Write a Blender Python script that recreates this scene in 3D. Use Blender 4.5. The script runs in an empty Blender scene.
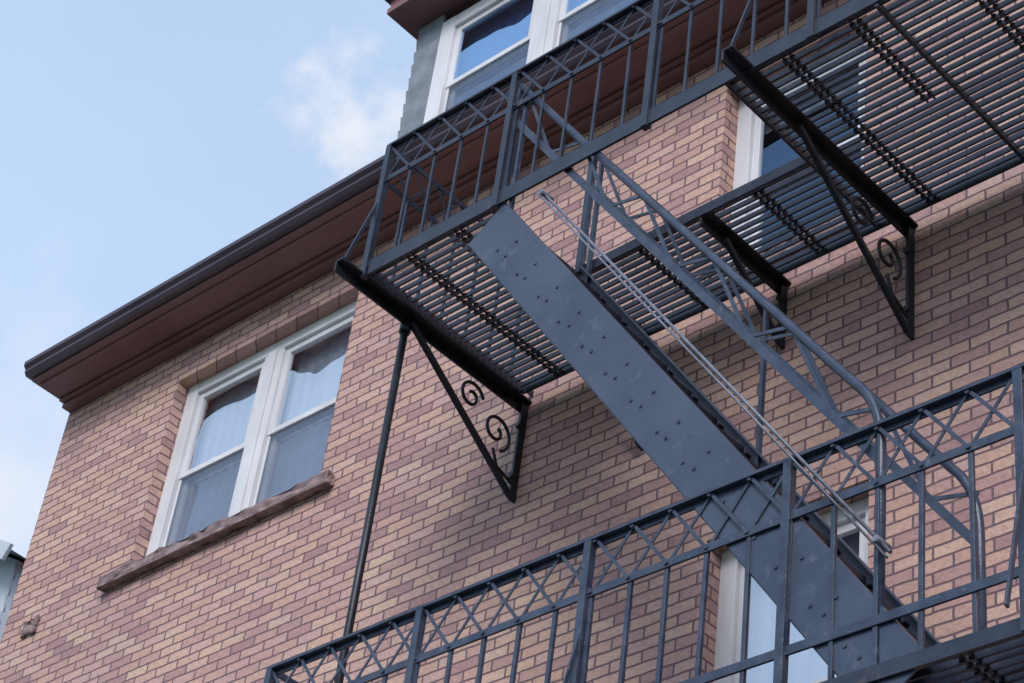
import bpy, bmesh, math, random
from mathutils import Vector, Matrix
random.seed(7)
K=6.0; H0=1.6
def W(x,y,z): return Vector((K*x, K*y-K, K*z+H0))   # survey units -> metres (wall face at y=0, ground z=0)
scene=bpy.context.scene

# ---------------------------------------------------------------- materials
def newmat(name):
    m=bpy.data.materials.new(name); m.use_nodes=True
    nt=m.node_tree; b=nt.nodes['Principled BSDF']
    return m,nt,b
def N(nt,t,**kw):
    n=nt.nodes.new(t)
    for k,v in kw.items():
        if k in n.inputs: n.inputs[k].default_value=v
        else: setattr(n,k,v)
    return n
def ramp(nt,stops,interp='LINEAR'):
    r=nt.nodes.new('ShaderNodeValToRGB'); r.color_ramp.interpolation=interp
    e=r.color_ramp.elements
    e[0].position=stops[0][0]; e[0].color=(*stops[0][1],1)
    e[1].position=stops[-1][0]; e[1].color=(*stops[-1][1],1)
    for p,c in stops[1:-1]:
        x=e.new(p); x.color=(*c,1)
    return r
def noisy(name,c1,c2,scale=6,rough=0.5,bump=0.1,bscale=60,metal=0.0,rvar=0.1,stretch=None,detail=3,spots=None):
    m,nt,b=newmat(name)
    tc=N(nt,'ShaderNodeTexCoord'); src=tc.outputs['Object']
    if stretch:
        mp=N(nt,'ShaderNodeMapping'); mp.inputs['Scale'].default_value=stretch
        nt.links.new(src,mp.inputs[0]); src=mp.outputs[0]
    n1=N(nt,'ShaderNodeTexNoise',Scale=scale,Detail=detail,Roughness=0.6); nt.links.new(src,n1.inputs['Vector'])
    r=ramp(nt,[(0.35,c1),(0.65,c2)]); nt.links.new(n1.outputs[0],r.inputs[0]); col=r.outputs[0]
    if spots:
        n3=N(nt,'ShaderNodeTexNoise',Scale=spots[1],Detail=5,Roughness=0.7); nt.links.new(src,n3.inputs['Vector'])
        r3=ramp(nt,[(0.60,(0,0,0)),(0.72,(1,1,1))]); nt.links.new(n3.outputs[0],r3.inputs[0])
        mx=N(nt,'ShaderNodeMix',data_type='RGBA'); nt.links.new(r3.outputs[0],mx.inputs[0]); nt.links.new(col,mx.inputs[6]); mx.inputs[7].default_value=(*spots[0],1); col=mx.outputs[2]
    nt.links.new(col,b.inputs['Base Color'])
    if bump>0:
        n2=N(nt,'ShaderNodeTexNoise',Scale=bscale,Detail=2); nt.links.new(src,n2.inputs['Vector'])
        bp=N(nt,'ShaderNodeBump',Strength=bump,Distance=0.006); nt.links.new(n2.outputs[0],bp.inputs['Height']); nt.links.new(bp.outputs[0],b.inputs['Normal'])
    mr=N(nt,'ShaderNodeMapRange'); mr.inputs['To Min'].default_value=rough-rvar; mr.inputs['To Max'].default_value=rough+rvar
    nt.links.new(n1.outputs[0],mr.inputs['Value']); nt.links.new(mr.outputs[0],b.inputs['Roughness'])
    b.inputs['Metallic'].default_value=metal
    return m

def brick_mat():
    m,nt,b=newmat('brick_masonry'); L=nt.links.new
    tc=N(nt,'ShaderNodeTexCoord'); sp=N(nt,'ShaderNodeSeparateXYZ'); L(tc.outputs['Object'],sp.inputs[0])
    ad=N(nt,'ShaderNodeMath',operation='ADD'); L(sp.outputs[0],ad.inputs[0]); L(sp.outputs[1],ad.inputs[1])
    cb=N(nt,'ShaderNodeCombineXYZ'); L(ad.outputs[0],cb.inputs[0]); L(sp.outputs[2],cb.inputs[1])
    nw=N(nt,'ShaderNodeTexNoise',Scale=9.0,Detail=3); L(tc.outputs['Object'],nw.inputs['Vector'])
    sb=N(nt,'ShaderNodeVectorMath',operation='SUBTRACT'); L(nw.outputs['Color'],sb.inputs[0]); sb.inputs[1].default_value=(.5,.5,.5)
    sc=N(nt,'ShaderNodeVectorMath',operation='SCALE'); L(sb.outputs[0],sc.inputs[0]); sc.inputs['Scale'].default_value=0.016
    av=N(nt,'ShaderNodeVectorMath',operation='ADD'); L(cb.outputs[0],av.inputs[0]); L(sc.outputs[0],av.inputs[1])
    br=N(nt,'ShaderNodeTexBrick'); L(av.outputs[0],br.inputs['Vector'])
    br.offset=0.5; br.squash=1.0
    br.inputs['Scale'].default_value=1.0; br.inputs['Mortar Size'].default_value=0.0060
    br.inputs['Mortar Smooth'].default_value=0.3; br.inputs['Brick Width'].default_value=0.182
    br.inputs['Row Height'].default_value=0.060; br.inputs['Bias'].default_value=0.0
    br.inputs['Color1'].default_value=(0,0,0,1); br.inputs['Color2'].default_value=(1,1,1,1); br.inputs['Mortar'].default_value=(.5,.5,.5,1)
    r=ramp(nt,[(0.0,(.42,.255,.24)),(0.13,(.50,.315,.28)),(0.35,(.57,.365,.30)),(0.6,(.64,.43,.32)),(0.8,(.60,.395,.345)),(1.0,(.68,.48,.36))])
    L(br.outputs['Color'],r.inputs[0])
    n1=N(nt,'ShaderNodeTexNoise',Scale=40,Detail=4,Roughness=0.65); L(tc.outputs['Object'],n1.inputs['Vector'])
    r1=ramp(nt,[(0.3,(.78,.76,.79)),(0.7,(1.10,1.08,1.07))]); L(n1.outputs[0],r1.inputs[0])
    m1=N(nt,'ShaderNodeMix',data_type='RGBA',blend_type='MULTIPLY'); m1.inputs[0].default_value=1; L(r.outputs[0],m1.inputs[6]); L(r1.outputs[0],m1.inputs[7])
    n2=N(nt,'ShaderNodeTexNoise',Scale=0.7,Detail=4,Roughness=0.6); L(tc.outputs['Object'],n2.inputs['Vector'])
    r2=ramp(nt,[(0.3,(.90,.86,.92)),(0.7,(1.06,1.03,.99))]); L(n2.outputs[0],r2.inputs[0])
    m2=N(nt,'ShaderNodeMix',data_type='RGBA',blend_type='MULTIPLY'); m2.inputs[0].default_value=1; L(m1.outputs[2],m2.inputs[6]); L(r2.outputs[0],m2.inputs[7])
    mm=N(nt,'ShaderNodeMix',data_type='RGBA'); L(br.outputs['Fac'],mm.inputs[0]); L(m2.outputs[2],mm.inputs[6]); mm.inputs[7].default_value=(.18,.11,.125,1)
    L(mm.outputs[2],b.inputs['Base Color'])
    inv=N(nt,'ShaderNodeMath',operation='MULTIPLY_ADD'); L(br.outputs['Fac'],inv.inputs[0]); inv.inputs[1].default_value=-1.0; L(n1.outputs[0],inv.inputs[2])
    bp=N(nt,'ShaderNodeBump',Strength=0.8,Distance=0.007); L(inv.outputs[0],bp.inputs['Height']); L(bp.outputs[0],b.inputs['Normal'])
    b.inputs['Roughness'].default_value=0.85
    return m

def glass_mat(name,refl,tint=(.9,.95,1),trans=(.95,.97,1)):
    m=bpy.data.materials.new(name); m.use_nodes=True; nt=m.node_tree; nt.nodes.clear(); L=nt.links.new
    out=N(nt,'ShaderNodeOutputMaterial'); mx=N(nt,'ShaderNodeMixShader'); mx.inputs[0].default_value=refl
    tr=N(nt,'ShaderNodeBsdfTransparent'); tr.inputs[0].default_value=(*trans,1)
    gl=N(nt,'ShaderNodeBsdfGlossy'); gl.inputs['Roughness'].default_value=0.015; gl.inputs[0].default_value=(*tint,1)
    tc=N(nt,'ShaderNodeTexCoord'); n=N(nt,'ShaderNodeTexNoise',Scale=2.2,Detail=1); L(tc.outputs['Object'],n.inputs['Vector'])
    bp=N(nt,'ShaderNodeBump',Strength=0.5,Distance=0.03); L(n.outputs[0],bp.inputs['Height']); L(bp.outputs[0],gl.inputs['Normal'])
    L(tr.outputs[0],mx.inputs[1]); L(gl.outputs[0],mx.inputs[2]); L(mx.outputs[0],out.inputs[0])
    return m
def screen_mat():
    m=bpy.data.materials.new('insect_screen'); m.use_nodes=True; nt=m.node_tree; nt.nodes.clear(); L=nt.links.new
    out=N(nt,'ShaderNodeOutputMaterial'); mx=N(nt,'ShaderNodeMixShader')
    tc=N(nt,'ShaderNodeTexCoord'); n=N(nt,'ShaderNodeTexNoise',Scale=5,Detail=5); L(tc.outputs['Object'],n.inputs['Vector'])
    mr=N(nt,'ShaderNodeMapRange'); mr.inputs['To Min'].default_value=.35; mr.inputs['To Max'].default_value=.72; L(n.outputs[0],mr.inputs['Value']); L(mr.outputs[0],mx.inputs[0])
    tr=N(nt,'ShaderNodeBsdfTransparent'); df=N(nt,'ShaderNodeBsdfDiffuse'); df.inputs[0].default_value=(.19,.24,.33,1)
    L(tr.outputs[0],mx.inputs[1]); L(df.outputs[0],mx.inputs[2]); L(mx.outputs[0],out.inputs[0]); return m

M_brick=brick_mat()
M_iron=noisy('painted_iron',(.013,.018,.034),(.026,.035,.060),scale=9,rough=.38,bump=.2,bscale=90,spots=((.075,.060,.065),14))
M_plate=noisy('painted_steel_plate',(.038,.052,.088),(.066,.084,.128),scale=3.0,rough=.40,bump=.15,bscale=30,detail=7,spots=((.105,.12,.16),9))  # blue-grey sky reflection on the stringers put into the base colour
M_rail=noisy('weathered_rail_paint_sky_tint',(.024,.034,.062),(.050,.065,.104),scale=12,rough=.36,bump=.25,bscale=90,spots=((.12,.125,.15),16))  # lighter blue-grey base stands in for sky reflection; flecks are worn paint
M_black=noisy('black_iron',(.006,.007,.011),(.014,.016,.026),scale=9,rough=.45,bump=.2,bscale=80)
M_cable=noisy('galvanised_rod',(.13,.14,.18),(.22,.23,.28),scale=20,rough=.5,metal=.1)
M_white=noisy('white_window_paint',(.64,.63,.64),(.80,.79,.80),scale=4,rough=.5,bump=.1,bscale=40,stretch=(1,1,.3))
M_eave=noisy('red_brown_trim_paint',(.19,.085,.088),(.27,.135,.135),scale=3,rough=.55,bump=.15,bscale=30,stretch=(.3,1,1))
M_gutter=noisy('dark_gutter_paint',(.042,.026,.042),(.075,.050,.068),scale=3,rough=.4,bump=.1,stretch=(.3,1,1))
M_stone=noisy('sandstone_sill',(.17,.115,.12),(.36,.26,.25),scale=12,rough=.85,bump=1.0,bscale=25)
M_slate=noisy('grey_siding',(.20,.22,.26),(.30,.32,.37),scale=7,rough=.75,bump=.3,bscale=40)
M_roof=noisy('asphalt_shingles',(.05,.05,.055),(.10,.10,.105),scale=20,rough=.9,bump=.6)
M_curt=noisy('curtain_fabric',(.52,.58,.68),(.68,.73,.82),scale=1.5,rough=.9,bump=.1,stretch=(3,3,.5))
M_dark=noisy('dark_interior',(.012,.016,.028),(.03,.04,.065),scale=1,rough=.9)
M_glass=glass_mat('window_glass',0.52,(.92,.96,1))
M_glass2=glass_mat('window_glass_dim',0.20,(.45,.68,1))
M_glass3=glass_mat('window_glass_blue',0.62,(.52,.74,1),(.42,.60,.85))  # blue of the reflected sky painted in as the pane tint
M_screen=screen_mat()
M_vinyl=noisy('pale_vinyl_siding',(.50,.54,.60),(.58,.62,.68),scale=2,rough=.7)
M_ground=noisy('asphalt_ground',(.035,.035,.037),(.065,.065,.066),scale=8,rough=.9,bump=.5)
M_conc=noisy('concrete',(.28,.27,.26),(.38,.37,.35),scale=5,rough=.9,bump=.4)
M_grass=noisy('lawn',(.03,.06,.015),(.06,.10,.03),scale=9,rough=.95,bump=.8)

# ---------------------------------------------------------------- mesh helpers
class MB:
    def __init__(s): s.bm=bmesh.new()
    def bar(s,p,q,w,h,up=(0,0,1),off=(0,0,0)):
        p=Vector(p)+Vector(off); q=Vector(q)+Vector(off); d=(q-p).normalized(); up=Vector(up)
        if abs(d.dot(up))>.98: up=Vector((0,1,0)) if abs(d.y)<.9 else Vector((1,0,0))
        sd=d.cross(up).normalized(); u=sd.cross(d).normalized()
        v=[]
        for c in (p,q):
            for a,b in ((-1,-1),(1,-1),(1,1),(-1,1)):
                v.append(s.bm.verts.new(c+sd*(a*w/2)+u*(b*h/2)))
        for f in ((3,2,1,0),(4,5,6,7),(0,1,5,4),(1,2,6,5),(2,3,7,6),(3,0,4,7)):
            s.bm.faces.new([v[i] for i in f])
    def box(s,a,b):
        x0,x1=sorted((a[0],b[0])); y0,y1=sorted((a[1],b[1])); z0,z1=sorted((a[2],b[2]))
        v=[s.bm.verts.new(c) for c in ((x0,y0,z0),(x1,y0,z0),(x1,y1,z0),(x0,y1,z0),(x0,y0,z1),(x1,y0,z1),(x1,y1,z1),(x0,y1,z1))]
        for f in ((3,2,1,0),(4,5,6,7),(0,1,5,4),(1,2,6,5),(2,3,7,6),(3,0,4,7)):
            s.bm.faces.new([v[i] for i in f])
    def quad(s,*p): s.bm.faces.new([s.bm.verts.new(Vector(c)) for c in p])
    def tube(s,pts,r,n=8):
        pts=[Vector(p) for p in pts]; rings=[]; ref=None
        for i,p in enumerate(pts):
            d=(pts[min(i+1,len(pts)-1)]-pts[max(i-1,0)]).normalized()
            if ref is None: ref=Vector((0,0,1)) if abs(d.z)<.9 else Vector((1,0,0))
            a=d.cross(ref)
            if a.length<1e-4: a=d.cross(Vector((0,1,0)))
            a.normalize(); b=a.cross(d).normalized(); ref=b
            rings.append([s.bm.verts.new(p+a*r*math.cos(t*2*math.pi/n)+b*r*math.sin(t*2*math.pi/n)) for t in range(n)])
        for i in range(len(rings)-1):
            for t in range(n):
                f=s.bm.faces.new((rings[i][t],rings[i][(t+1)%n],rings[i+1][(t+1)%n],rings[i+1][t])); f.smooth=True
        s.bm.faces.new(rings[0]); s.bm.faces.new(rings[-1])
    def finish(s,name,mat,parent=None,bevel=0):
        bmesh.ops.recalc_face_normals(s.bm,faces=s.bm.faces)
        me=bpy.data.meshes.new(name); s.bm.to_mesh(me); s.bm.free()
        o=bpy.data.objects.new(name,me); scene.collection.objects.link(o); me.materials.append(mat)
        if parent: o.parent=parent
        if bevel:
            m=o.modifiers.new('bevel','BEVEL'); m.width=bevel; m.segments=2; m.limit_method='ANGLE'
        return o
def empty(name):
    e=bpy.data.objects.new(name,None); scene.collection.objects.link(e); return e
def roughen(ob,levels,strength,scale):
    sm=ob.modifiers.new('sub','SUBSURF'); sm.subdivision_type='SIMPLE'; sm.levels=levels; sm.render_levels=levels
    tx=bpy.data.textures.new('stonenoise','CLOUDS'); tx.noise_scale=scale
    dm=ob.modifiers.new('rough','DISPLACE'); dm.texture=tx; dm.strength=strength; dm.texture_coords='GLOBAL'

# ================================================================ HOUSE
house=empty('brick_house')
XL,XR=-10.74,5.0; ZT=K*1.406+H0; TH=0.30
wins={ 'a':(-1.590,-1.320,1.124,1.356), 'b':(-.872,-.728,1.140,1.356), 'c':(-.858,-.718,.625,.888)}
ops=[(K*a,K*b,K*c+H0,K*d+H0) for a,b,c,d in wins.values()]
ops.append((-9.54,-7.92,2.2+.0,3.9)); ops.append((0.2,1.3,K*1.13+H0,K*1.356+H0)); ops.append((0.2,1.3,K*.62+H0,K*.888+H0))
w=MB()
xs=sorted(set([XL,XR]+[o[0] for o in ops]+[o[1] for o in ops])); zs=sorted(set([0,ZT]+[o[2] for o in ops]+[o[3] for o in ops]))
for i in range(len(xs)-1):
    for j in range(len(zs)-1):
        cx=(xs[i]+xs[i+1])/2; cz=(zs[j]+zs[j+1])/2
        if any(o[0]<cx<o[1] and o[2]<cz<o[3] for o in ops): continue
        w.quad((xs[i],0,zs[j]),(xs[i+1],0,zs[j]),(xs[i+1],0,zs[j+1]),(xs[i],0,zs[j+1]))
bmesh.ops.remove_doubles(w.bm,verts=w.bm.verts,dist=1e-4)
for o in ops:
    x0,x1,z0,z1=o
    w.quad((x0,0,z0),(x0,0,z1),(x0,TH,z1),(x0,TH,z0)); w.quad((x1,0,z0),(x1,TH,z0),(x1,TH,z1),(x1,0,z1))
    w.quad((x0,0,z1),(x1,0,z1),(x1,TH,z1),(x0,TH,z1)); w.quad((x0,0,z0),(x0,TH,z0),(x1,TH,z0),(x1,0,z0))
YB=9.0
w.quad((XL,0,0),(XL,0,ZT),(XL,YB,ZT),(XL,YB,0)); w.quad((XR,0,0),(XR,YB,0),(XR,YB,ZT),(XR,0,ZT))
w.quad((XL,YB,0),(XL,YB,ZT),(XR,YB,ZT),(XR,YB,0))
w.finish('brick_walls',M_brick,house)
s=MB(); s.box((-10.50,-.02,8.17),(-10.36,.02,8.28)); roughen(s.finish('broken_stone_stub',M_stone,house),4,.06,.06)
# roof and eave
e=MB(); yo=K*.944-K; xo=XL-0.0
e.box((xo,yo,ZT),(XR+.1,0.05,ZT+.03))
e.box((xo+.004,yo+.012,ZT+.03),(XR+.096,yo+.045,ZT+.14))
e.box((xo+.01,-.075,ZT-.055),(XR+.05,-.003,ZT-.002))
e.box((xo+.012,-.11,ZT-.022),(XR+.05,-.077,ZT-.003))
e.box((xo+.03,yo+.05,ZT-.014),(XR+.05,yo+.085,ZT-.001))
e.finish('eave_soffit_and_fascia',M_eave,house,bevel=.004)
g=MB()
prof=[(0,.0),(-.05,.0),(-.068,.025),(-.068,.045),(-.088,.07),(-.088,.10),(-.078,.10),(-.078,.075),(-.06,.05),(-.045,.02),(0,.02)]
for xa,xb in ((xo-.02,XR+.12),):
    va=[g.bm.verts.new((xa,yo+.01+p[0],ZT+.022+p[1])) for p in prof]; vb=[g.bm.verts.new((xb,yo+.01+p[0],ZT+.022+p[1])) for p in prof]
    for i in range(len(prof)): j=(i+1)%len(prof); g.bm.faces.new((va[i],va[j],vb[j],vb[i]))
    g.bm.faces.new(va); g.bm.faces.new(vb)
g.finish('gutter',M_gutter,house)
r=MB(); pit=.5; yr=YB/2
zr=ZT+.16+pit*(yr-yo)
r.quad((xo,yo-.02,ZT+.125),(XR+.1,yo-.02,ZT+.125),(XR-3,yr,zr),(xo+4.5,yr,zr))
r.quad((xo,YB+.4,ZT+.145),(xo+4.5,yr,zr),(XR-3,yr,zr),(XR+.1,YB+.4,ZT+.145))
r.quad((xo,yo-.02,ZT+.145),(xo+4.5,yr,zr),(xo,YB+.4,ZT+.145),(xo,YB+.39,ZT+.14))
r.quad((XR+.1,yo-.02,ZT+.145),(XR+.1,YB+.4,ZT+.145),(XR-3,yr,zr),(XR-3.01,yr,zr-.01))
r.finish('roof',M_roof,house)
# dormer
dx0,dx1=K*-1.303,K*-.90; dz0,dz1=K*1.40+H0,K*1.700+H0
wx0,wx1,wz0,wz1=K*-1.266,K*-.955,K*1.49+H0,K*1.686+H0
d=MB()
lap=.115; z=ZT+.17
while z<dz1:
    zt=min(z+lap,dz1)
    segs=[(dx0,dx1)] if (zt<=wz0) else [(dx0,wx0-.002),(wx1+.002,dx1)]
    for a,b in segs:
        d.bar((a,-.012,z+(zt-z)/2),(b,-.012,z+(zt-z)/2),.026,zt-z-.002,up=(0,-.16,1))
    z+=lap
d.box((dx0+.01,.02,ZT+.1),(wx0-.004,2.6,dz1)); d.box((wx1+.004,.02,ZT+.1),(dx1,2.6,dz1)); d.box((dx0+.02,.03,ZT+.1),(dx1-.01,.2,wz0-.01))
d.finish('dormer_siding',M_slate,house)
d=MB()
d.box((dx0-.08,-.25,dz1),(dx1+.16,2.7,dz1+.05)); d.box((dx0-.07,-.24,dz1+.05),(dx1+.15,2.7,dz1+.13))
d.finish('dormer_eave',M_eave,house,bevel=.006)
d=MB(); d.box((dx0-.11,-.29,dz1+.13),(dx1+.2,2.8,dz1+.19)); d.finish('dormer_roof',M_gutter,house,bevel=.008)

def window(tag,x0,x1,z0,z1,y,units=1,fr=.07,mull=.16,glass=M_glass,blind=0.6,screen=True,curt=M_curt,sash=.045):
    f=MB(); dp=.10
    f.box((x0,y,z0),(x0+fr,y+dp,z1)); f.box((x1-fr,y,z0),(x1,y+dp,z1))
    f.box((x0+fr,y+.003,z1-fr*.8),(x1-fr,y+dp,z1)); f.box((x0+fr,y-.015,z0),(x1-fr,y+dp,z0+.05))
    uw=((x1-x0)-2*fr-(units-1)*mull)/units; gl=MB(); sc=MB(); cu=MB(); a=x0+fr
    for i in range(units):
        b=a+uw
        if i<units-1:
            f.box((b,y+.004,z0+.05),(b+mull,y+dp,z1-fr*.8)); f.box((b+mull*.3,y-.012,z0+.05),(b+mull*.7,y+.004,z1-fr*.8))
        zb,zt=z0+.05,z1-fr*.8; zm=(zb+zt)/2
        for (s0,s1,yy,bt) in ((zm-.02,zt,y+.025,.04),(zb,zm+.02,y+.06,.06)):
            f.box((a,yy,s0),(a+sash,yy+.03,s1)); f.box((b-sash,yy,s0),(b,yy+.03,s1))
            f.box((a+sash,yy+.001,s1-sash),(b-sash,yy+.029,s1)); f.box((a+sash,yy+.001,s0),(b-sash,yy+.029,s0+bt))
            gl.quad((a+sash,yy+.015,s0+bt),(b-sash,yy+.015,s0+bt),(b-sash,yy+.015,s1-sash),(a+sash,yy+.015,s1-sash))
        if screen:
            sc.quad((a+.01,y+.04,zb),(b-.01,y+.04,zb),(b-.01,y+.04,zm-.02),(a+.01,y+.04,zm-.02))
            f.box((a+.002,y+.032,zb+.001),(a+.02,y+.045,zm-.021)); f.box((b-.02,y+.032,zb+.001),(b-.002,y+.045,zm-.021))
        n=24; zc=zt-(zt-zb)*blind; cy=.125
        pts=[(a-.02+(b-a+.04)*k/n, y+cy+.005*math.sin(k*1.9+i)) for k in range(n+1)]
        for k in range(n):
            cu.quad((pts[k][0],pts[k][1],zc),(pts[k+1][0],pts[k+1][1],zc),(pts[k+1][0],pts[k+1][1],zt+.03),(pts[k][0],pts[k][1],zt+.03))
        a=b+mull
    f.finish('window_frame_'+tag,M_white,house,bevel=.004); gl.finish('window_glass_'+tag,glass,house)
    if screen: sc.finish('window_screen_'+tag,M_screen,house)
    cu.finish('window_curtain_'+tag,curt,house)
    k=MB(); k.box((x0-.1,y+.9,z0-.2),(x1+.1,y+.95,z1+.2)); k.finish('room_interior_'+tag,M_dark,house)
window('bedroom',*ops[0],.085,units=2,fr=.10,mull=.17,blind=1.0)
window('landing',*ops[1],.10,units=1,fr=.09,glass=M_glass2,blind=.10,screen=False)
window('kitchen',*ops[2],.10,units=1,fr=.09,glass=M_glass,blind=.5)
window('ground_floor',*ops[3],.10,units=2,fr=.09)
window('side_room',*ops[4],.10,fr=.09); window('parlour',*ops[5],.10,fr=.09)
window('dormer',wx0,wx1,wz0,wz1,-.03,units=2,fr=.12,mull=.20,blind=1.0,glass=M_glass3)
# sills
for i,o in enumerate(ops[:6]):
    s=MB(); x0=o[0]-.19*(1 if i in(0,3) else .4); x1=o[1]+.14*(1 if i in(0,3) else .5); zz=o[2]
    s.box((x0,-.06,zz-.105),(x1,-.003,zz-.03)); s.box((o[0]+.002,-.0025,zz-.02),(o[1]-.002,.09,zz+.002))
    roughen(s.finish('stone_sill_%d'%(i+1),M_stone,house),5,.045,.06)

# ================================================================ FIRE ESCAPE
fe=empty('fire_escape')
YO=.804; YI=.985
def platform(tag,zf,xa,xb,hole=None,joists=(),serr=(),brk=(),scroll=()):
    sl=MB(); y=YO+.006; pitch=.0068
    while y<YI:
        segs=[(xa,xb)]
        if hole and y<hole[2]: segs=[(xa,hole[0]),(hole[1],xb)]
        for a,b in segs:
            jz=random.uniform(-.003,.003)
            sl.bar(W(a,y,zf+.0075)+Vector((0,0,jz)),W(b,y,zf+.0075)+Vector((0,random.uniform(-.003,.003),jz)),.009,.027)
        y+=pitch
    sl.finish('floor_slats_'+tag,M_iron,fe)
    fr=MB()
    fr.bar(W(xa-.002,YO,zf+.0065),W(xb,YO,zf+.0065),.012,.055)
    fr.bar(W(xa-.002,YI,zf+.0065),W(xb,YI,zf+.0065),.012,.055)
    fr.bar(W(xb,YO,zf+.0065),W(xb,YI,zf+.0065),.014,.052); fr.bar(W(xa-.003,YO,zf+.0067),W(xa-.003,YI,zf+.0067),.012,.05)
    if hole:
        fr.bar(W(hole[0],YO,zf+.0066),W(hole[0],YI,zf+.0066),.014,.052); fr.bar(W(hole[1],YO,zf+.0066),W(hole[1],YI,zf+.0066),.014,.052)
        fr.bar(W(hole[0],hole[2],zf+.0068),W(hole[1],hole[2],zf+.0068),.013,.056)
    for x in joists: fr.bar(W(x,YO,zf+.001),W(x,YI,zf+.001),.016,.03)
    for x,y0,y1 in serr:
        for dxx in (-.017,.017):
            fr.bar(W(x,y0,zf+.0040)+Vector((dxx,0,0)),W(x,y1,zf+.0040)+Vector((dxx,0,0)),.008,.008)
            yy=y0+.002
            while yy<y1-.001:
                p=W(x,yy,zf+.0038)+Vector((dxx,0,0)); fr.box(p-Vector((.010,.008,.010)),p+Vector((.010,.008,.010))); yy+=pitch
    fr.finish('floor_frame_'+tag,M_iron,fe)
    bk=MB()
    for x,ztip,scr in brk:
        y0=.780 if scr else .90
        bk.bar(W(x,y0,zf),W(x,1.0,zf),.055,.012,off=(0,0,.026)); bk.bar(W(x,y0,zf),W(x,1.0,zf),.012,.06,off=(-.022,0,-.004))
        zb=zf-ztip
        bk.bar(W(x,.9965,zf),W(x,.9965,zb-.003),.045,.016,up=(1,0,0))
        yo_=.862 if scr else .925
        bk.bar(W(x,.994,zb),W(x,yo_,zf-.003),.030,.022,up=(1,0,0))
        for q in (.25,.8):
            p=W(x,.9945,zf+(zb-zf)*q); bk.tube([p,p-Vector((0,.025,0))],.016,6)
        if scr:
            c=W(x,.978,zf-ztip*.50)
            def spiral(cy,cz,r0,r1,t0,turns,sgn):
                pts=[]
                for i in range(40):
                    t=i/39; r_=r0+(r1-r0)*t; a=t0+sgn*turns*2*math.pi*t
                    pts.append(Vector((K*x,cy+r_*math.cos(a),cz+r_*math.sin(a))))
                return pts
            bk.tube(spiral(c.y-.055,c.z+.02,.105,.022,-math.pi*.35,1.35,1),.0095,6)
            c2=W(x,.935,zf-ztip*.30)
            bk.tube(spiral(c2.y+.01,c2.z-.0,.085,.02,math.pi*.1,1.3,1),.0095,6)
            bk.tube([W(x,.995,zb+.012),c+Vector((0,-.02,-.17)),c+Vector((0,-.06,-.085))],.0095,6)
    bk.finish('wall_brackets_'+tag,M_black,fe,bevel=.002)
def lattice(m,p,q,dz,n,w=.014,t=.005):
    for i in range(n):
        a=p+(q-p)*(i/n); b=p+(q-p)*((i+1)/n); dn=Vector((0,0,-dz))
        m.bar(a,b+dn,t,w,up=(0,0,1),off=(0,-.004,0)); m.bar(a+dn,b,t,w,up=(0,0,1),off=(0,.004,0))
def railing(tag,mat,zt,z2,zb,zf,xa,xb,y,posts,braces,endy=1.0,pk=.0288,pw=.014):
    m=MB()
    m.bar(W(xa,y,zt),W(xb,y,zt),.036,.014); m.bar(W(xa,y,zt),W(xb,y,zt),.010,.034,off=(0,.012,-.012))
    m.bar(W(xa,y,z2),W(xb,y,z2),.010,.034); m.bar(W(xa,y,zb),W(xb,y,zb),.010,.036)
    n=int(round((xb-xa)/pk))
    lattice(m,W(xa,y,zt),W(xb,y,zt),K*(zt-z2),n)
    for i in range(n+1):
        x=xa+(xb-xa)*i/n
        m.bar(W(x,y,z2),W(x,y,zf)+Vector((random.uniform(-.007,.007),0,0)),pw,pw*.9,off=(random.uniform(-.006,.006),.008,0))
    for x in posts:
        m.bar(W(x,y,zt+.001),W(x,y,zf-.003),.034,.034,off=(0,.0,0),up=(0,1,0))
    for x in braces:
        m.bar(W(x,y-.022,zf-.001),W(x,y,z2-.02),.018,.010,off=(.01,0,0),up=(1,0,0))
    for z_,h in ((zt,.030),(z2,.03),(zb,.034)):
        m.bar(W(xa,y,z_),W(xa,endy,z_),.010,h,off=(0,0,-.003))
    ne=7
    for i in range(1,ne):
        yy=y+(endy-y)*i/ne; m.bar(W(xa,yy,z2),W(xa,yy,zf),pw,pw)
    for i in range(ne):
        a=W(xa,y+(endy-y)*i/ne,zt); b=W(xa,y+(endy-y)*(i+1)/ne,zt); dn=Vector((0,0,-K*(zt-z2)))
        m.bar(a,b+dn,.005,.014,off=(-.004,0,0)); m.bar(a+dn,b,.005,.014,off=(.004,0,0))
    for i in range(n+1):
        p=W(xa+(xb-xa)*i/n,y,zt-.002); m.tube([p,p+Vector((0,-.013,0))],.009,6)
        p=W(xa+(xb-xa)*i/n,y,z2); m.tube([p,p+Vector((0,-.012,0))],.009,6)
    m.finish('railing_'+tag,mat,fe,bevel=.0015)
ZU=1.0945; ZL=.583
platform('upper',ZU,-1.052,-.25,hole=(-.925,-.703,.900),joists=(-.578,-.44,-.36),
   serr=[(-1.013,YO,YI),(-.962,YO,YI),(-.86,.905,YI),(-.752,.905,YI),(-.655,YO,YI),(-.60,YO,.90),(-.522,YO,YI),(-.47,YO,.93),(-.40,YO,YI)],
   brk=[(-1.062,.0925,True),(-.683,.0985,True),(-.302,.095,True),(-.928,.095,False),(-.797,.055,False)])
platform('lower',ZL,-1.058,-.25,joists=(-.9,-.78,-.58,-.44),
   serr=[(-1.0,YO,YI),(-.85,YO,YI),(-.73,YO,YI),(-.64,YO,YI),(-.522,YO,YI),(-.40,YO,YI)],
   brk=[(-1.062,.0925,True),(-.683,.0985,True),(-.302,.095,True)])
railing('upper',M_iron,1.237,1.199,1.108,1.098,-1.058,-.25,YO,(-1.058,-.918,-.774,-.630,-.486,-.342),(-1.060,-.683,-.302))
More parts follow.
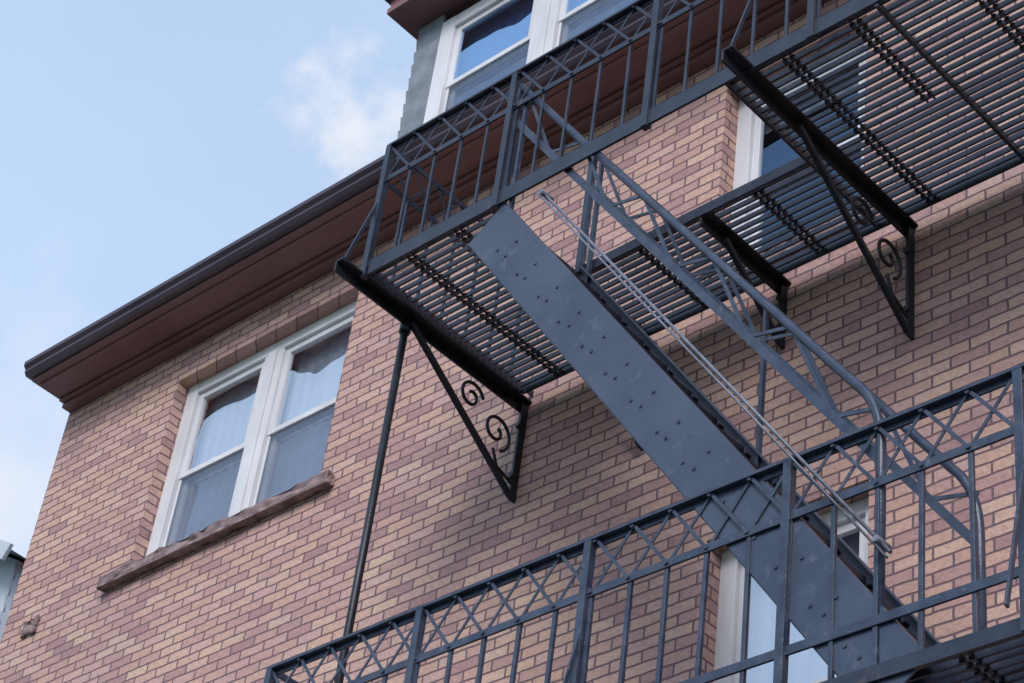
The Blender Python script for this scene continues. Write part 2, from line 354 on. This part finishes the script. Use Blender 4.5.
railing('lower',M_rail,.747,.7085,.621,.588,-1.070,-.25,YO,(-1.07,-.926,-.782,-.632,-.482,-.338),(-1.066,-.782,-.482),pw=.017)

# stairs
SL=1.37; XT,ZTp=-.925,1.092
def sz(x,off=0): return ZTp-SL*(x-XT)+off
Y1,Y2=.806,.897
st=MB(); ca=math.cos(math.atan(SL)); sa=math.sin(math.atan(SL))
xe=XT+(ZTp-.588)/SL
for y in (Y1,Y2):
    st.bar(W(XT-.002,y,sz(XT-.002,-.010)),W(xe,y,sz(xe,-.010)),.008,.245,up=(0,0,1))
    for s_ in (-1,1):
        st.bar(W(XT-.002,y,sz(XT-.002,-.010)),W(xe,y,sz(xe,-.010)),.035,.008,up=(0,0,1),off=(s_*.1225*sa,(.0175 if y==Y1 else -.0175),s_*.1225*ca))
st.finish('stair_stringers',M_plate,fe,bevel=.002)
tr=MB(); bo=MB(); nt_=15
for i in range(1,nt_):
    x=XT+(xe-XT)*i/nt_; z=sz(x,-.004)
    for k in range(5):
        p=W(x,Y1,z)+Vector((-.10+.045*k,.03,0)); q=W(x,Y2,z)+Vector((-.10+.045*k,-.03,0)); tr.bar(p,q,.010,.028)
    for y,sg in ((Y1,1),(Y2,-1)):
        p=W(x,y,z); tr.bar(p+Vector((-.12,sg*.02,-.018)),p+Vector((.10,sg*.02,-.018)),.03,.008)
    p=W(x,Y1,z)+Vector((0,-.004,0))
    for a,b in ((-.055,-.035),(.055,-.035),(0,-.085)):
        q=p+Vector((a+random.uniform(-.006,.006),0,b+random.uniform(-.006,.006))); bo.tube([q,q+Vector((0,-.005,0))],.0075,8)
tr.finish('stair_treads',M_black,fe); bo.finish('stair_bolts',M_rail,fe)
# handrails
hr=MB()
def rail_path(y,top,xend,ztop=None):
    pts=[]; R=.016
    x0=-.915; f=lambda x: top-1.345*(x-x0)
    pts.append(W(x0,y,f(x0)))
    xs_=xend-R*1.1; pts.append(W(xs_-.02,y,f(xs_-.02)))
    A=Vector((xs_,f(xs_))); B=Vector((xend,f(xend)+.004)); C=Vector((xend,f(xend)-.030))
    for i in range(9):
        t=i/8; p=A*(1-t)**2+B*2*t*(1-t)+C*t*t; pts.append(W(p.x,y,p.y))
    return pts,f
for y,xend in ((Y1+.0015,-.572),(Y2-.0015,-.566)):
    pts,f=rail_path(y,1.224,xend)
    pts.append(W(xend,y,.588)); hr.tube(pts,.018,8)
    g_=lambda x: f(x)-.0375
    hr.bar(W(-.915,y,g_(-.915)),W(xend,y,g_(xend)),.011,.034)
    n=5
    for i in range(n):
        xa=-.905+(xend+.905)*i/n; xb=-.905+(xend+.905)*(i+1)/n; xm=(xa+xb)/2
        hr.bar(W(xa,y,f(xa)),W(xm,y,g_(xm)),.006,.016); hr.bar(W(xm,y,g_(xm)),W(xb,y,f(xb)),.006,.016)
    for x in ((-.905,) if y<.85 else (-.905,-.73)):
        hr.bar(W(x,y,f(x)),W(x,y,sz(x,-.0)),.016,.022)
    hr.bar(W(-.915,y,1.224),W(-.915,y,ZU),.03,.03)
hr.finish('stair_handrails',M_rail,fe)
cb=MB()
cb.tube([W(-.868,.800,1.083),W(-.56,.800,.657)],.0075,6); cb.tube([W(-.868,.797,1.078),W(-.56,.797,.652)],.005,6)
for t in (.02,.98):
    p=W(-.868,.8,1.083).lerp(W(-.56,.8,.657),t); cb.tube([p+Vector((0,-.03,0)),p+Vector((0,.045,0))],.012,8)
cb.finish('stair_counterbalance_rod',M_cable,fe)
p=MB(); p.tube([W(-1.067,.861,ZU),W(-1.067,.861,ZL)],.019,10); p.tube([W(-1.067,.861,ZU-.004),W(-1.067,.861,ZU-.012)],.028,10)
p.tube([W(-1.067,.861,ZL),Vector((-6.4,-.834,0))],.03,10)
p.finish('support_pipe',M_black,fe)

# ================================================================ NEIGHBOUR + GROUND
nb=empty('neighbour_house')
m=MB(); nx1,nx0,ny0,ny1,nz=-13.5,-21.5,1.49,11,9.05+H0
m.box((nx0,ny0,0),(nx1,ny1,nz))
v=[(nx0,ny0,nz),(nx1,ny0,nz),((nx0+nx1)/2,ny0,nz+2.2)]
m.quad(*v); m.quad(*[(a,ny1,c) for a,b,c in v])
z=.2
while z<nz: m.bar((nx0,ny0-.008,z),(nx1,ny0-.008,z),.02,.15,up=(0,-.1,1)); z+=.15
m.finish('siding_walls',M_vinyl,nb)
m=MB(); mx=(nx0+nx1)/2
m.quad((nx1+.15,ny0-.2,nz-.05),(nx1+.15,ny1,nz-.05),(mx,ny1,nz+2.28),(mx,ny0-.2,nz+2.28)); m.quad((nx0-.15,ny0-.2,nz-.05),(mx,ny0-.2,nz+2.28),(mx,ny1,nz+2.28),(nx0-.15,ny1,nz-.05))
m.finish('gable_roof',M_slate,nb)
m=MB()
m.bar((nx1+.17,ny0-.21,nz-.1),(mx,ny0-.21,nz+2.24),.03,.14); m.bar((nx0-.17,ny0-.21,nz-.1),(mx,ny0-.21,nz+2.24),.03,.14)
m.finish('rake_boards',M_vinyl,nb)
m=MB()
m.box((-17.5,ny0-.02,5),(-16.5,ny0+.05,6.5)); m.box((-19.5,ny0-.02,5),(-18.5,ny0+.05,6.5)); m.finish('windows',M_dark,nb)
gr=MB(); gr.quad((-600,-600,0),(600,-600,0),(600,600,0),(-600,600,0)); gr.finish('ground',M_grass)
gr=MB(); gr.box((-40,-9.5,-.1),(40,-2.2,.004)); gr.finish('driveway',M_ground)
gr=MB(); gr.box((-40,-2.2,-.1),(40,-1.0,.12)); gr.finish('pavement',M_conc,bevel=.01)

# ================================================================ CAMERA
cam=bpy.data.cameras.new('camera'); co=bpy.data.objects.new('camera',cam); scene.collection.objects.link(co)
fw=Vector((-.577,.528,.623)).normalized(); rt=Vector((.735,.668,.115)); rt=(rt-fw*rt.dot(fw)).normalized(); upv=rt.cross(fw)
R=Matrix((rt,upv,-fw)).transposed().to_4x4(); co.matrix_world=Matrix.Translation((0,-K,H0))@R
cam.sensor_width=36; cam.lens=2207/1024*36; cam.clip_end=2000; scene.camera=co

# ================================================================ LIGHT
SE,SA=36,150   # elevation, azimuth the light comes from (deg, from +Y clockwise)
az=math.radians(SA); el=math.radians(SE)
sd=Vector((math.sin(az)*math.cos(el),math.cos(az)*math.cos(el),math.sin(el)))
ld=bpy.data.lights.new('sun','SUN'); ld.energy=2.4; ld.angle=math.radians(24); ld.color=(1,.955,.97)
lo=bpy.data.objects.new('sun',ld); scene.collection.objects.link(lo); lo.rotation_euler=sd.to_track_quat('Z','Y').to_euler()
wd=bpy.data.worlds.new('World'); scene.world=wd; wd.use_nodes=True; nt=wd.node_tree; nt.nodes.clear(); L=nt.links.new
out=N(nt,'ShaderNodeOutputWorld'); bg=N(nt,'ShaderNodeBackground'); bg.inputs[1].default_value=.15; L(bg.outputs[0],out.inputs[0])
sky=N(nt,'ShaderNodeTexSky'); sky.sky_type='NISHITA'; sky.sun_disc=False; sky.sun_elevation=el; sky.sun_rotation=az; sky.dust_density=1.0; sky.air_density=1.0
tc=N(nt,'ShaderNodeTexCoord'); D=tc.outputs['Generated']
nz=N(nt,'ShaderNodeTexNoise',Scale=2.5,Detail=5,Roughness=0.5); L(D,nz.inputs['Vector'])
hz=N(nt,'ShaderNodeMapRange'); hz.inputs['From Min'].default_value=.35; hz.inputs['From Max'].default_value=.7; hz.inputs['To Min'].default_value=.70; hz.inputs['To Max'].default_value=.90; L(nz.outputs[0],hz.inputs['Value'])
mh=N(nt,'ShaderNodeMix',data_type='RGBA'); L(hz.outputs[0],mh.inputs[0]); L(sky.outputs[0],mh.inputs[6]); mh.inputs[7].default_value=(4.15,5.4,7.3,1)
prev=mh.outputs[2]
nf=N(nt,'ShaderNodeTexNoise',Scale=22.0,Detail=6,Roughness=0.6); L(D,nf.inputs['Vector'])
for c,r_,soft,amt,stren in (((-.590,.426,.686),.030,.024,.05,.85),((-.775,.400,.495),.12,.14,.10,.85)):
    ds=N(nt,'ShaderNodeVectorMath',operation='DISTANCE'); L(D,ds.inputs[0]); ds.inputs[1].default_value=c
    ns=N(nt,'ShaderNodeMath',operation='MULTIPLY_ADD'); L(nf.outputs[0],ns.inputs[0]); ns.inputs[1].default_value=-amt*2; L(ds.outputs['Value'],ns.inputs[2])
    mr=N(nt,'ShaderNodeMapRange'); mr.interpolation_type='SMOOTHSTEP'; L(ns.outputs[0],mr.inputs['Value'])
    mr.inputs['From Min'].default_value=r_-soft-amt; mr.inputs['From Max'].default_value=r_+soft*.3-amt; mr.inputs['To Min'].default_value=stren; mr.inputs['To Max'].default_value=0
    mc=N(nt,'ShaderNodeMix',data_type='RGBA'); L(mr.outputs[0],mc.inputs[0]); L(prev,mc.inputs[6]); mc.inputs[7].default_value=(5.8,5.95,6.5,1); prev=mc.outputs[2]
L(prev,bg.inputs[0])
scene.view_settings.view_transform='Standard'; scene.view_settings.look='None'; scene.view_settings.exposure=0
